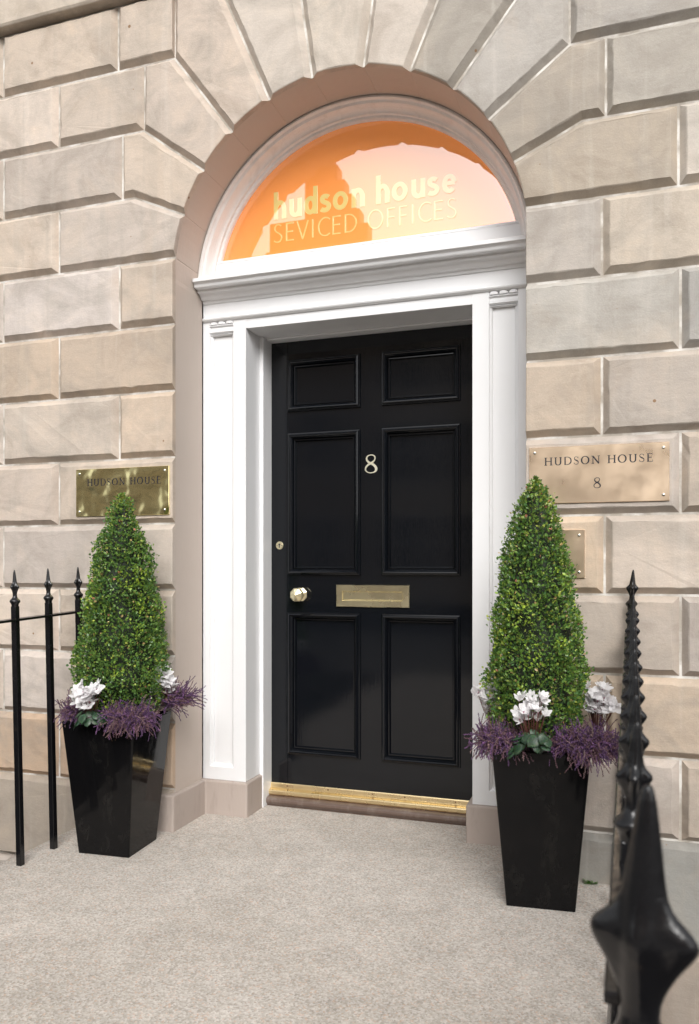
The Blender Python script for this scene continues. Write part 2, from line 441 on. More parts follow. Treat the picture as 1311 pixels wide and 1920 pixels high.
for s in (-1, 1):
    a8 = arch_edge(83.2, 69.2, s); a8[0] = (s*XE, LV8)
    # stone above the springing (joint 8 to joint 9)
    kink9 = (s*(.958), LV[9]); kink10 = (s*.912, LV[10])
    endx = 1.365 if s < 0 else 1.285
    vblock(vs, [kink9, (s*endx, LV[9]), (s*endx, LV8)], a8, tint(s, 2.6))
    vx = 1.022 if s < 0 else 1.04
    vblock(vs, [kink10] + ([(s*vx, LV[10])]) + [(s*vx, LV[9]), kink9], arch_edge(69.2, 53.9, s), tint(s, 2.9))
    if s < 0:
        k11 = (-.757, LV[11])
        vblock(vs, [k11, (-.908, LV[11]), kink10], arch_edge(53.9, 39.0, s), tint(s, 3.2))
        # between joint 11 and the next radial, up to the string course
        d = A(23.6, s); t23 = (d[0]+(LV[12]-d[1])*math.tan(R(-23.6)), LV[12])
        vblock(vs, [t23, (-.757, LV[12]), k11], arch_edge(39.0, 23.6, s), tint(s, 3.3))
    else:
        d39 = A(39.0, 1); k = .912; t39 = (k, d39[1]+(k-d39[0])/math.tan(R(39.0)))
        vblock(vs, [t39, kink10], arch_edge(53.9, 39.0, s), tint(s, 3.2))
        d = A(23.6, s); t23 = (d[0]+(LV[12]-d[1])*math.tan(R(23.6)), LV[12])
        t = t39[1]
        vblock(vs, [t23, (k, LV[12]), t39], arch_edge(39.0, 23.6, s), tint(s, 3.3))
    d8 = A(8.4, s); t8 = (d8[0]+s*(LV[12]-d8[1])*math.tan(R(8.4)), LV[12])
    d23 = A(23.6, s)
    vblock(vs, [t8, t23], arch_edge(23.6, 8.4, s), (.545,.485,.425))
d8 = A(8.4, 1); tx = d8[0]+(LV[12]-d8[1])*math.tan(R(8.4))
vblock(vs, [(-tx, LV[12]), (tx, LV[12])], [A(8.4*(1-i/3), 1) for i in range(7)], (.53,.47,.405))
# upper straight courses beyond the arch stones
course(LV[8], LV[9], [-1.365, -2.005, -2.65, -3.3], -1); course(LV[8], LV[9], [1.285, 1.935, 2.58, 3.22], 1)
course(LV[9], LV[10], [-1.022, -1.683, -2.327, -2.97, -3.6], -1); course(LV[9], LV[10], [1.04, 1.67, 2.314, 2.96, 3.6], 1)
course(LV[10], LV[11], [-.908, -1.365, -2.005, -2.65, -3.3], -1); course(LV[10], LV[11], [.912, 1.5, 2.1, 2.7, 3.3], 1)
course(LV[11], LV[12], [-.757, -1.045, -1.683, -2.327, -2.97, -3.6], -1); course(LV[11], LV[12], [.912, 1.2, 1.8, 2.4, 3.0, 3.6], 1)
# base courses down into the basement areas
zb = [-.21, -.50, -.79, -1.08, -1.37, -1.66, -1.95, -2.24]
for s in (-1, 1):
    js = [XE, 1.92 if s < 0 else 1.50, 2.4, 3.6]
    for i in range(3):
        a, c = s*js[i], s*js[i+1]
        x0, x1 = min(a, c), max(a, c)
        block(wall, [(x0,-.21),(x1,-.21),(x1,LV[0]),(x0,LV[0])], [1,1,1,1] , tint(s, 0), dep=-.034, ch=.02)
    for k in range(7):
        js = [XE, 1.3, 1.95, 2.6, 3.3] if k % 2 else [XE, 1.62, 2.3, 2.95, 3.6]
        for i in range(len(js)-1):
            a, c = s*js[i], s*js[i+1]; x0, x1 = min(a, c), max(a, c)
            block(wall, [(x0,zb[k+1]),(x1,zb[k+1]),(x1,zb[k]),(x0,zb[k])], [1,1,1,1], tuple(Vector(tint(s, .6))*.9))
for s in (-1, 1):      # left and right pier
    half = MB()
    for f, c_, sm_ in zip(wall.f, wall.c, wall.sm):
        if wall.v[f[0]][0]*s > 0: half.f.append(f); half.c.append(c_); half.m.append(0); half.sm.append(sm_)
    used = sorted(set(i for f in half.f for i in f)); mp = {i: k for k, i in enumerate(used)}
    half.v = [wall.v[i] for i in used]; half.f = [[mp[i] for i in f] for f in half.f]
    half.build('stone_blocks', M['stone'], house)
vs.build('arch_stones', M['stone'], house)
# mortar bed behind the stones, with the doorway hole
mo = MB()
inner = [(-XE-.001, -2.3), (-XE-.001, -1), (-XE-.001, 0), (-XE-.001, 1.2)] + [(-(RA+.001)*math.cos(R(a)), ZC+(RA+.001)*math.sin(R(a))) for a in range(0, 181, 5)] + [(XE+.001, 1.2), (XE+.001, 0), (XE+.001,-1), (XE+.001,-2.3)]
outer = []
for i, (x, z) in enumerate(inner):
    if z < ZC: outer.append((math.copysign(3.6, x), z))
    else:
        dx, dz = x, z-ZC; t = min(3.6/max(abs(dx),1e-6), 1.30/max(dz,1e-6)); outer.append((dx*t, ZC+dz*t))
v = [(x,0,z) for x, z in inner]+[(x,0,z) for x, z in outer]; n = len(inner)
mo.add(v, [[i,i+1,n+i+1,n+i] for i in range(n-1)])
# corner pieces
mo.add([(-3.6,0,ZC),(-3.6,0,ZC+1.30),(outer[0][0],0,ZC)], [[0,1,2]]) if False else None
mo.build('mortar', M['mortar'], house)
bk = MB(); bk.box(-3.6, -XE-.03, .02, .12, -2.3, 7); bk.box(XE+.03, 3.6, .02, .12, -2.3, 7); bk.box(-XE-.03, XE+.03, .02, .12, 3.24, 7)
bk.box(-3.6, -3.5, .12, 1.6, -2.3, 7); bk.box(3.5, 3.6, .12, 1.6, -2.3, 7); bk.box(-3.6, 3.6, 1.6, 1.7, -2.3, 7); bk.box(-3.6, 3.6, .02, 1.7, 7, 7.1)
bk.box(-XE-.03, XE+.03, .02, .12, -2.3, -.17)
bk.build('rear_walling', M['mortar'], house)
# string course over the ground floor and smooth ashlar above
sc = MB()
extrude_x(sc, -3.6, 3.6, [(0,LV[12]),(-.055,LV[12]+.004),(-.062,LV[12]+.016),(-.062,LV[12]+.30),(-.04,LV[12]+.33),(0,LV[12]+.335)], (.52,.45,.375))
sc.build('string_course', M['stone'], house, bevel=.004)
up = MB()
for r in range(8):
    z0 = LV[12]+.335+.34*r; off = .35*(r % 2)
    for i in range(9):
        x0 = max(-3.6, -3.6-off+i*.9); x1 = min(3.6, -3.6-off+(i+1)*.9)
        if x1-x0 < .05: continue
        up.box(x0+.001, x1-.001, -.012, .002, z0+.001, z0+.339, tint(-1, 2.5))
up.build('upper_ashlar', M['stone'], house)
# painted reveal: jambs and arch soffit
rv = MB()
Rr = RA+.0015
rp = [(-XE-.0015, 0.0)]+[(-XE-.0015, z) for z in (.173, .755, 1.34, 1.925, ZC-.02)]
jr = []
for a in range(0, 181, 3): jr.append(a)
ja = sorted([90-x for x in ang]+[90+x for x in ang])
al = sorted(set(jr+[x+d for x in ja for d in (-.35, 0, .35)]))
for a in al:
    rr = Rr+(.0016 if any(abs(a-x) < .01 for x in ja) else 0)
    rp.append((-rr*math.cos(R(a)), ZC+rr*math.sin(R(a))))
rp += [(XE+.0015, z) for z in (ZC-.02, 1.925, 1.34, .755, .173, 0.0)]
rings = [[(x, y, z) for x, z in rp] for y in (.0, .10, .24)]
rv.loft(rings, closed=False, caps=False)
rv.build('painted_reveal', M['reveal'], house)
# painted plinths at the foot of the jambs
def plinth(poly):
    q = MB(); rr = [[(x, y, z) for x, y in poly] for z in (-.01, .02, .14)]
    cx = sum(p[0] for p in poly)/len(poly); cy = sum(p[1] for p in poly)/len(poly)
    rr.append([(lerp(x,cx,.0)+(0), y, .157) for x, y in poly])
    q.loft(rr); return q.build('plinth_stone', M['plinth'], house, bevel=.009, seg=3)
plinth([(-.84,-.050),(-.735,-.050),(-.735,.232),(-.522,.232),(-.522,.43),(-.80,.43),(-.80,.0),(-.84,.0)])
plinth([(.84,-.050),(.84,.0),(.80,.0),(.80,.43),(.482,.43),(.482,.232),(.735,.232),(.735,-.050)])

# ------------------------------------------------------------------ white door surround
sur = MB()
def pil(x0, x1, px0, px1):
    q = MB(); yf = .25
    panelled(q, x0, x1, .158, 2.292, yf, .49, [(px0, px1, .216, 2.286)])
    frame_loft(q, px0, px1, .216, 2.286, [(0,0),(.004,.009),(.010,.012),(.015,.022)], yf)
    p = q.build('pilaster', M['white'], house, bevel=.0015)
    c = MB(); w = px1-px0; yb = yf+.018
    for z0, z1, d in ((2.220,2.228,.004),(2.229,2.241,.010),(2.257,2.270,.010)):
        extrude_x(c, px0+.0005, px1-.0005, [(yb,z0),(yf+.010-d*.3,z0+.001),(yf+.007-d,(z0+z1)/2),(yf+.010-d*.7,z1-.001),(yb,z1)])
    c.box(px0+.0005, px1-.0005, yf+.004, yb, 2.2412, 2.2568)
    for i in range(3):
        cx = px0+w*(i+.5)/3; hw = w/6*.94; pts = [(cx+hw, 2.2702)]
        for a in range(0, 181, 15):
            pts.append((cx+hw*math.copysign(abs(math.cos(R(a)))**.7, math.cos(R(a))), 2.272+.013*math.sin(R(a))**.8))
        pts.append((cx-hw, 2.2702))
        c.loft([[(x, yb, z) for x, z in pts], [(x, yf+.002, z) for x, z in pts], [(lerp(x,cx,.22), yf-.004, lerp(z,2.277,.2)) for x, z in pts]])
    o = c.build('capital', M['white'], p)
    return p
pil(-.7567, -.536, -.722, -.600)
pil(.507, .7567, .575, .695)
# architrave, frieze and cornice
ent = MB()
ent.box(-.7567, .7567, .2499, .49, 2.2921, 2.372)
ent.box(-.536, .507, .2515, .49, 2.240, 2.2920)
ent.build('frieze', M['white'], house, bevel=.0015)
ml = MB()
extrude_x(ml, -.7535, .7535, [(.2495,2.284),(.243,2.286),(.236,2.292),(.234,2.298),(.240,2.302),(.2495,2.303)])
ml.build('architrave_moulding', M['white'], house)
co = MB()
prof = [(.2505,2.368),(.244,2.369),(.240,2.376),(.238,2.382),(.226,2.384),(.222,2.388),(.216,2.398),(.205,2.405),(.192,2.408),(.190,2.411),(.190,2.418),(.166,2.420),(.163,2.424),(.160,2.433),(.152,2.440),(.146,2.442),(.146,2.456),(.150,2.459),(.27,2.466),(.27,2.40)]
extrude_x(co, -.7535, .7535, prof)
co.build('cornice', M['white'], house, bevel=.0008)
# inner lining of the door opening
ln = MB()
ln.box(-.5362, -.516, .395, .56, .0, 2.2395)      # left stop
ln.box(.4965, .5072, .395, .56, .0, 2.2395)       # right stop
ln.box(-.516, .4965, .430, .56, 2.231, 2.2398)      # head
ln.build('door_frame', M['white'], house, bevel=.0025)
# ------------------------------------------------------------------ fanlight
fan = MB()
fp = [(.7575,.250),(.7575,.196),(.752,.192),(.746,.192),(.743,.198),(.742,.206),(.737,.210),(.733,.213),(.731,.222),(.7295,.236),(.7265,.248),(.7225,.256),(.7175,.2615),(.7145,.262),(.713,.268),(.7125,.276),(.708,.278),(.704,.280),(.701,.286),(.7005,.310)]
rings = []
rn = random.Random(9)
for a in range(2, 179, 2):
    ca, sa = math.cos(R(a)), math.sin(R(a)); rings.append([(-(r_-(.0006*rn.random()))*ca, y, ZC+(r_)*sa) for r_, y in fp])
fan.loft(rings, closed=False, caps=False, smooth=False)
fanlight = fan.build('fanlight', M['white_arch'], house)
fs = MB(); fs.box(-.7535, .7535, .272, .31, 2.44, 2.560); extrude_x(fs, -.70, .70, [(.272,2.5605),(.275,2.573),(.286,2.577),(.31,2.577),(.31,2.5605)])
fs.build('fanlight_sill', M['white'], fanlight, bevel=.002)
gp = MB(); pts = [(-.703*math.cos(R(a)), ZC+.703*math.sin(R(a))) for a in range(10, 171, 4)]
gp.loft([[(x,.300,z) for x, z in pts],[(x,.306,z) for x, z in pts]])
gp.build('pane', M['film'], fanlight)
tp = MB(); tp.box(-.76,.76,.32,.36,2.4,3.2); tp.build('blind', M['dark'], fanlight)

# ------------------------------------------------------------------ lettering engine: strokes with varying width
def bez(p0, p1, p2, p3, n=10):
    out = []
    for i in range(n+1):
        t = i/n; u = 1-t
        out.append((u**3*p0[0]+3*u*u*t*p1[0]+3*u*t*t*p2[0]+t**3*p3[0], u**3*p0[1]+3*u*u*t*p1[1]+3*u*t*t*p2[1]+t**3*p3[1]))
    return out
def ell(cx, cy, rx, ry, a0, a1, n=20): return [(cx+rx*math.cos(R(lerp(a0,a1,i/n))), cy+ry*math.sin(R(lerp(a0,a1,i/n)))) for i in range(n+1)]
def contrast(pts, thick, thin):       # thick where the stroke runs vertically
    w = []
    for i in range(len(pts)):
        a = pts[max(i-1,0)]; c = pts[min(i+1,len(pts)-1)]; dx, dy = c[0]-a[0], c[1]-a[1]; l = math.hypot(dx,dy) or 1
        w.append(lerp(thin, thick, abs(dy/l)**1.6))
    return w
TK, TN, SF = .165, .075, .06
def st(*p, w=TK): return (list(p), w)
def serif(x, y, w=.30): yy = y+(SF/2 if y < .5 else -SF/2); return ([(x-w/2,yy),(x+w/2,yy)], SF)
def cur(pts, a=TK, b=TN): return (pts, contrast(pts, a, b))
SPTS = bez((.50,.80),(.47,1.0),(.12,1.06),(.10,.76),8)[:-1]+bez((.10,.76),(.10,.52),(.52,.52),(.53,.26),8)[:-1]+bez((.53,.26),(.54,-.07),(.12,-.06),(.075,.22),8)
SW = [lerp(.045,.07,i/8) for i in range(8)]+[lerp(.08,.15,math.sin(PI*i/8)) for i in range(8)]+[lerp(.08,.045,i/8) for i in range(9)]
E8 = bez((.30,.54),(.02,.64),(.04,.985),(.31,.985),9)[:-1]+bez((.31,.985),(.56,.985),(.58,.68),(.31,.54),9)[:-1]+bez((.31,.54),(-.06,.38),(-.02,.015),(.30,.015),9)[:-1]+bez((.30,.015),(.66,.015),(.64,.36),(.30,.54),9)
W8 = []
for i in range(len(E8)):
    W8.append([.10,.105,.105,.10,.09,.08,.07,.06,.05][i % 9] if i < 9 else ([.05,.055,.06,.07,.075,.075,.07,.08,.10][(i-9) % 9] if i < 18 else ([.12,.11,.09,.08,.08,.075,.065,.055,.05][(i-18) % 9] if i < 27 else [.05,.06,.08,.10,.12,.13,.13,.13,.13,.12][min(i-27,9)])))
SERIF = {
 'H': (.90, [st((.16,0),(.16,1)), st((.74,0),(.74,1)), ([(.16,.52),(.74,.52)], TN), serif(.16,0), serif(.16,1), serif(.74,0), serif(.74,1)]),
 'U': (.86, [cur([(.16,1),(.16,.34)]+bez((.16,.34),(.16,-.09),(.70,-.09),(.70,.34),12)[1:]+[(.70,1)], TK, TN+.01), serif(.16,1,.30), serif(.70,1,.26)]),
 'D': (.88, [st((.16,0),(.16,1)), cur([(.10,.975)]+bez((.34,.975),(.94,1.0),(.94,0.0),(.34,.025),16)+[(.10,.025)])]),
 'S': (.62, [(SPTS, SW), ([(.50,.74),(.50,.97)], .04), ([(.075,.04),(.075,.28)], .04)]),
 'O': (.96, [cur(ell(.46,.5,.38,.475,90,450,32), TK+.01, TN)]),
 'N': (.92, [([(.16,0),(.16,1)], TN+.01), ([(.76,0),(.76,1)], TN+.01), ([(.14,.97),(.76,.04)], TK), serif(.14,0,.26), serif(.10,1,.20), serif(.76,1,.26)]),
 'E': (.70, [st((.16,0),(.16,1)), ([(.05,.9775),(.58,.9775)], SF), ([(.05,.0225),(.62,.0225)], SF), ([(.16,.52),(.48,.52)], TN), ([(.58,.78),(.58,1)], .04), ([(.62,0),(.62,.24)], .04), ([(.48,.42),(.48,.62)], .04)]),
 '8': (.64, [(E8, W8)]), ' ': (.42, []),
}
def sans(wt, x=.70):
    a = wt; k = a/2; g = {}
    o = lambda cx, cy, rx, ry, a0=90, a1=450: (ell(cx,cy,rx,ry,a0,a1,28), a)
    g['h'] = (.66+a*.6, [([(.08+k,0),(.08+k,1.05)],a), ([(.08+k,x*.62)]+ell(.33+k*.6,x-.24-k+.02,.25-k*.4,.24,180,0,14)[1:]+[(.58+k*.2,0)],a)])
    g['n'] = (.66+a*.6, [([(.08+k,0),(.08+k,x)],a), ([(.08+k,x*.62)]+ell(.33+k*.6,x-.24-k+.02,.25-k*.4,.24,180,0,14)[1:]+[(.58+k*.2,0)],a)])
    g['u'] = (.66+a*.6, [([(.58+k*.2,x),(.58+k*.2,0)],a), ([(.08+k,x)]+ell(.33+k*.6,.24+k-.02,.25-k*.4,.24,180,360,14),a)])
    g['d'] = (.70+a*.5, [([(.60,0),(.60,1.05)],a), o(.34,x/2,.29-k+.02,x/2-k)])
    g['o'] = (.76+a*.4, [o(.38,x/2,.34-k+.02,x/2-k)])
    g['e'] = (.70+a*.4, [([(.08,x*.52),(.62,x*.52)],a*.85), (ell(.37,x/2,.30-k+.02,x/2-k,6,318,26),a)])
    sp = bez((.43,x*.86),(.34,x*1.0),(.08,x*1.02),(.10,x*.73),7)[:-1]+bez((.10,x*.73),(.11,x*.52),(.46,x*.52),(.45,x*.26),7)[:-1]+bez((.45,x*.26),(.44,-.02),(.16,-.02),(.05,x*.12),7)
    sp = [(px, lerp(py, x/2, k/(x/2)*.8)) for px, py in sp]
    g['s'] = (.54+a*.3, [(sp,a)])
    sp = bez((.50,.90),(.36,1.04),(.10,1.02),(.10,.76),8)[:-1]+bez((.10,.76),(.12,.52),(.54,.52),(.53,.25),8)[:-1]+bez((.53,.25),(.50,-.03),(.20,-.04),(.06,.12),8)
    g['S'] = (.62, [(sp,a)])
    g['E'] = (.62, [([(.10,0),(.10,1)],a), ([(.10,k),(.55,k)],a), ([(.10,1-k),(.55,1-k)],a), ([(.10,.52),(.50,.52)],a)])
    g['F'] = (.58, [([(.10,0),(.10,1)],a), ([(.10,1-k),(.53,1-k)],a), ([(.10,.50),(.48,.50)],a)])
    g['V'] = (.74, [([(.03,1),(.37,.0)],a), ([(.37,.0),(.71,1)],a)])
    g['I'] = (.30, [([(.13,0),(.13,1)],a)])
    g['C'] = (.74, [(ell(.50,.5,.42,.49,50,310,24),a)])
    g['D'] = (.84, [([(.10,0),(.10,1)],a), ([(.10,1-k)]+ell(.30,.5,.45,.5-k,90,-90,18)+[(.10,k)],a)])
    g['O'] = (.96, [o(.47,.5,.42,.49)])
    g[' '] = (.34, [])
    return g
def words(name, mat, parent, s, glyphs, x0, x1, *a, gap=.10, **k):
    """one mesh per word"""
    adv = sum(glyphs[c][0]+gap for c in s)-gap; sx = (x1-x0)/adv; cx = x0; w0 = x0; cur_ = ''
    for ch in s+' ':
        if ch == ' ':
            q = MB(); text(q, cur_, glyphs, w0, cx-gap*sx, *a, gap=gap, **k); q.build(name, mat, parent)
            cur_ = ''; cx += (glyphs[' '][0]+gap)*sx; w0 = cx
        else: cur_ += ch; cx += (glyphs[ch][0]+gap)*sx
def text(mb, s, glyphs, x0, x1, z0, h, y, th, gap=.10, depth_step=.00006):
    adv = sum(glyphs[c][0]+gap for c in s)-gap
    sx = (x1-x0)/adv; cx = x0; q = 0
    for ch in s:
        w, strokes = glyphs[ch]
        for pts, wd in strokes:
            q += 1
            P = [Vector((cx+p[0]*sx, z0+p[1]*h)) for p in pts]
            n = len(P); wl = wd if isinstance(wd, list) else [wd]*n
            closed = (P[0]-P[-1]).length < h*.02
            L = []; Rr_ = []
            for i in range(n):
                a = P[i-1] if i else (P[-2] if closed else P[0]); c = P[i+1] if i < n-1 else (P[1] if closed else P[-1])
                d1 = (P[i]-a); d2 = (c-P[i])
                d1 = d1.normalized() if d1.length > 1e-9 else d2.normalized(); d2 = d2.normalized() if d2.length > 1e-9 else d1
                t = (d1+d2).normalized(); nn = Vector((-t.y, t.x)); m_ = max(.5, nn.dot(Vector((-d1.y, d1.x))))
                L.append(P[i]+nn*(wl[i]*h/2/m_)); Rr_.append(P[i]-nn*(wl[i]*h/2/m_))
            yo = y-th-depth_step*(q % 5)
            for i in range(n-1):
                yy = yo-depth_step*.2*i/n
                fr = [L[i], L[i+1], Rr_[i+1], Rr_[i]]
                mb.loft([[(p.x, y, p.y) for p in fr], [(p.x, yy, p.y) for p in fr]], caps=False)
                mb.add([(p.x, yy, p.y) for p in fr], [[0,1,2,3]])
        cx += (w+gap)*sx
# fanlight lettering (photo spelling kept)
words('lettering', M['vinyl'], fanlight, 'hudson house', sans(.175), -.423, .437, 2.740, .120, .2995, .0012, gap=.06)
words('lettering', M['vinyl'], fanlight, 'SEVICED OFFICES', sans(.07), -.421, .435, 2.634, .083, .2995, .0012, gap=.12)

# ------------------------------------------------------------------ the door
dm = MB(); DY = .49; DX0, DX1, DZ0, DZ1 = -.5155, .4960, .098, 2.2305
cxs = [(-.428,-.060), (.044,.412)]; czs = [(.243,.928), (1.106,1.788), (1.892,2.142)]
holes = [(a, b_, c_, d_) for a, b_ in cxs for c_, d_ in czs]
panelled(dm, DX0, DX1, DZ0, DZ1, DY, DY+.045, holes)
door = dm.build('front_door', M['door'], house, bevel=.0012)
for a, b_, c_, d_ in holes:
    q = MB()
    frame_loft(q, a, b_, c_, d_, [(0, 0.0), (0, -0.0075), (0.002, -0.011), (0.006, -0.012), (0.0085, -0.019), (0.012, -0.0215), (0.016, -0.0205), (0.019, -0.0175), (0.026, -0.008), (0.0285, 0.003), (0.0295, 0.0045), (0.031, 0.0045), (0.0322, 0.0005), (0.0355, 0.0002), (0.0375, 0.007), (0.04, 0.014)], DY)
    o = q.build('door_panel', M['door'], door)
# stile bead
q = MB(); q.box(-.4345, -.4305, DY-.0022, DY+.001, DZ0+.001, DZ1-.001); q.build('stile_bead', M['door'], door)
# knob
q = MB()
def octring(cx, cz, r, y, n=8, rot=22.5): return [(cx+r*math.cos(R(rot+360/n*k)), y, cz+r*math.sin(R(rot+360/n*k))) for k in range(n)]
kx, kz = -.362, 1.0125
q.loft([octring(kx,kz,.0345,DY), octring(kx,kz,.0345,DY-.005), octring(kx,kz,.026,DY-.009), octring(kx,kz,.013,DY-.012), octring(kx,kz,.013,DY-.030), octring(kx,kz,.024,DY-.034), octring(kx,kz,.0345,DY-.048), octring(kx,kz,.0350,DY-.056), octring(kx,kz,.030,DY-.062), octring(kx,kz,.0012,DY-.074)])
q.build('door_knob', M['brass'], door, bevel=.0008)
# lock
q = MB(); lx, lz = -.472, 1.249
q.loft([octring(lx,lz,.0195,DY,28), octring(lx,lz,.0195,DY-.003,28), octring(lx,lz,.0175,DY-.005,28), octring(lx,lz,.0001,DY-.0055,28)], smooth=False)
for sx in (-.0125, .0125):
    q.loft([octring(lx+sx,lz,.0021,DY-.004,10), octring(lx+sx,lz,.0018,DY-.0062,10)], mat=1)
q.loft([octring(lx,lz+.004,.0052,DY-.0045,14), octring(lx,lz+.004,.0050,DY-.0066,14)], mat=1)
q.box(lx-.002, lx+.002, DY-.0067, DY-.004, lz-.011, lz+.001, mat=1)
q.build('lock', [M['brass'], M['engraving']], door)
# letter plate
q = MB(); frame_loft(q, -.179, .176, .957, 1.061, [(0,0),(.0,-.007),(.0022,-.0095),(.0285,-.0095),(.0300,-.0080),(.0305,-.0008)], DY)
q.build('letter_plate', M['brass'], door)
q = MB(); frame_loft(q, -.1445, .1415, .9905, 1.0275, [(0,0),(.0,-.0008),(.0012,-.0016)], DY-.0010)
q.build('letter_flap', M['brass'], door)
# number
q = MB(); text(q, '8', SERIF, -.040, .025, 1.582, .086, DY, .004, 0)
q.build('door_number', M['brass_number'], door)
# sill: brass weather bar on a brown nosing
q = MB()
extrude_x(q, -.516, .482, [(.52,.100),(.486,.100),(.483,.096),(.482,.078),(.474,.074),(.461,.070),(.457,.066),(.457,.052),(.459,.047),(.462,.044),(.52,.044)])
sill = q.build('door_sill', M['brass_sill'], house, bevel=.0012)
q = MB()
sm = plain('bronze screw', (.20,.11,.06), .4, .6)
for x in (-.43,-.22,.0,.155,.39):
    q = MB(); q.loft([octring(x,.0885,.0036,.4825,10), octring(x,.0885,.0032,.4808,10)]); q.build('sill_screw', sm, sill)
q = MB()
extrude_x(q, -.521, .482, [(.52,.0439),(.452,.0439),(.436,.041),(.428,.034),(.426,.024),(.430,.014),(.440,.006),(.443,-.01),(.52,-.01)])
q.build('door_step', M['sill_brown'], house, bevel=.002)

# ------------------------------------------------------------------ plaques
def plaque(name, x0, x1, z0, z1, mat, label, lines, screws=True):
    y = DEP-.003
    r = empty(name, ((x0+x1)/2, y, z0), label=label, cat='sign', group='brass plaques on the wall')
    cx = (x0+x1)/2
    q = MB(); frame_loft(q, x0-cx, x1-cx, 0, z1-z0, [(0,.004),(0,-.004),(.0015,-.0055)], 0); q.build('plate', mat, r)
    for (s, a, c_, zz, h) in lines: words('lettering', M['engraving'], r, s, SERIF, a-cx, c_-cx, zz-z0, h, -.0055, .0003, gap=.16, depth_step=.00003)
    w, h = (x1-x0)/2-.02, (z1-z0)
    for sx in (-w, w):
        for sz in (.022, h-.020):
            q = MB(); q.loft([octring(sx,sz,.0062*math.cos(R(a)),-.005-.0055*math.sin(R(a)),14) for a in (0,20,45,70,88)], smooth=True)
            q.build('screw_cap', M['screw'], r)
    return r
plaque('brass_plaque', -1.250, -.768, 1.373, 1.586, M['plaque_wavy'], 'yellowish buckled brass plaque with a name only, above the left topiary', [('HUDSON HOUSE', -1.190, -.806, 1.510, .031)])
plaque('brass_plaque', .768, 1.254, 1.380, 1.589, M['plaque'], 'large pinkish brass plaque with name and number 8 on the right wall', [('HUDSON HOUSE', .823, 1.201, 1.521, .029), ('8', .997, 1.024, 1.4325, .038)])
plaque('brass_plaque', .777, .967, 1.105, 1.282, M['plaque'], 'small square brass plaque half hidden behind the right topiary', [])

# ------------------------------------------------------------------ railings
def finial_rings(z, k=1):      # z of the tip; list of (height, wing radius, diagonal radius)
    prof = [(0,.0016,.0016),(-.004,.0034,.003),(-.014,.0052,.0042),(-.034,.0082,.0062),(-.050,.0100,.0080),(-.056,.0136,.0088),(-.061,.0205,.0098),(-.066,.0228,.0105),(-.070,.0215,.0104),(-.077,.0160,.0095),(-.085,.0112,.0085),(-.094,.0085,.0076),(-.103,.0088,.0080),(-.108,.0105,.0100),(-.113,.0150,.0145),(-.118,.0205,.0195),(-.123,.0215,.0205),(-.128,.0180,.0175),(-.132,.0138,.0138),(-.140,.0130,.0135),(-.146,.0128,.0134)]
    return [(z+a*k, w*k*(1.13 if k > 1 and -.09 < a < -.055 else 1), d*k) for a, w, d in prof]
def make_bar(parent, x, y, ztop, lean, zbot=-.03, k=1):
    """square bar standing on the slab, leaning outward by lean (m over its height)"""
    H = ztop-zbot
    def cx(z): return lean*(z-zbot)/H
    q = MB(); hw = .0115*k
    zs = [zbot, ztop-.14*k]
    rings = [[(cx(z)+a*hw, b_*hw, z) for a, b_ in ((-1,-1),(1,-1),(1,1),(-1,1))] for z in zs]
    q.loft(rings)
    o = q.build('bar', M['iron'], parent, bevel=.0025); o.location = (x-parent.location.x, y-parent.location.y, 0)
    q = MB(); rings = []; k_ = k; tw_ = .30 if k > 1 else 0
    for z, w, d in finial_rings(ztop, k):
        ring = []
        for j in range(24):
            a = 2*PI*j/24; c4 = abs(math.cos(2*a))**(3.2 if k_ > 1 else 2.2) if w > d else 1
            if k_ > 1 and abs(math.cos(a)) < .71: c4 *= .12
            rr_ = d+(w-d)*c4; ring.append((cx(z)+rr_*math.cos(a-tw_), rr_*math.sin(a-tw_), z))
        rings.append(ring)
    q.loft(rings, smooth=True)
    f = q.build('finial', M['iron'], o, subsurf=1)
    return o
# right railing: runs from the wall to a newel beside the camera
rr = empty('iron_railing', (1.09, -1.4, 0), label='near black iron railing running towards the camera at the right edge', cat='railing', group='spiked black railings')
def rtop(v): return lerp(.962, .985, (v-.8)/1.1) if v < 1.9 else lerp(.985, 1.062, (v-1.9)/.95)
def rx(v): return 1.090+.0143*v
vs_ = [2.985]+[2.80-.18*i for i in range(11)]
for i, v in enumerate(vs_):
    xt = rx(v); make_bar(rr, xt-.055, v-3.05, 1.137 if i == 0 else rtop(v)+random.Random(i).uniform(-.003,.003), .055)
make_bar(rr, 1.106-.035, .694-3.05, .972, .035, k=1.9)
q = MB(); pts = []
for v in (3.04, 1.9, .70):
    zt = rtop(v)-.178; xt = rx(v)-.010
    pts.append([(xt-.019-1.09, v-3.05+1.4, zt), (xt+.019-1.09, v-3.05+1.4, zt), (xt+.019-1.09, v-3.05+1.4, zt+.011), (xt-.019-1.09, v-3.05+1.4, zt+.011)])
q.loft(pts); q.build('top_rail', M['iron'], rr, bevel=.002)
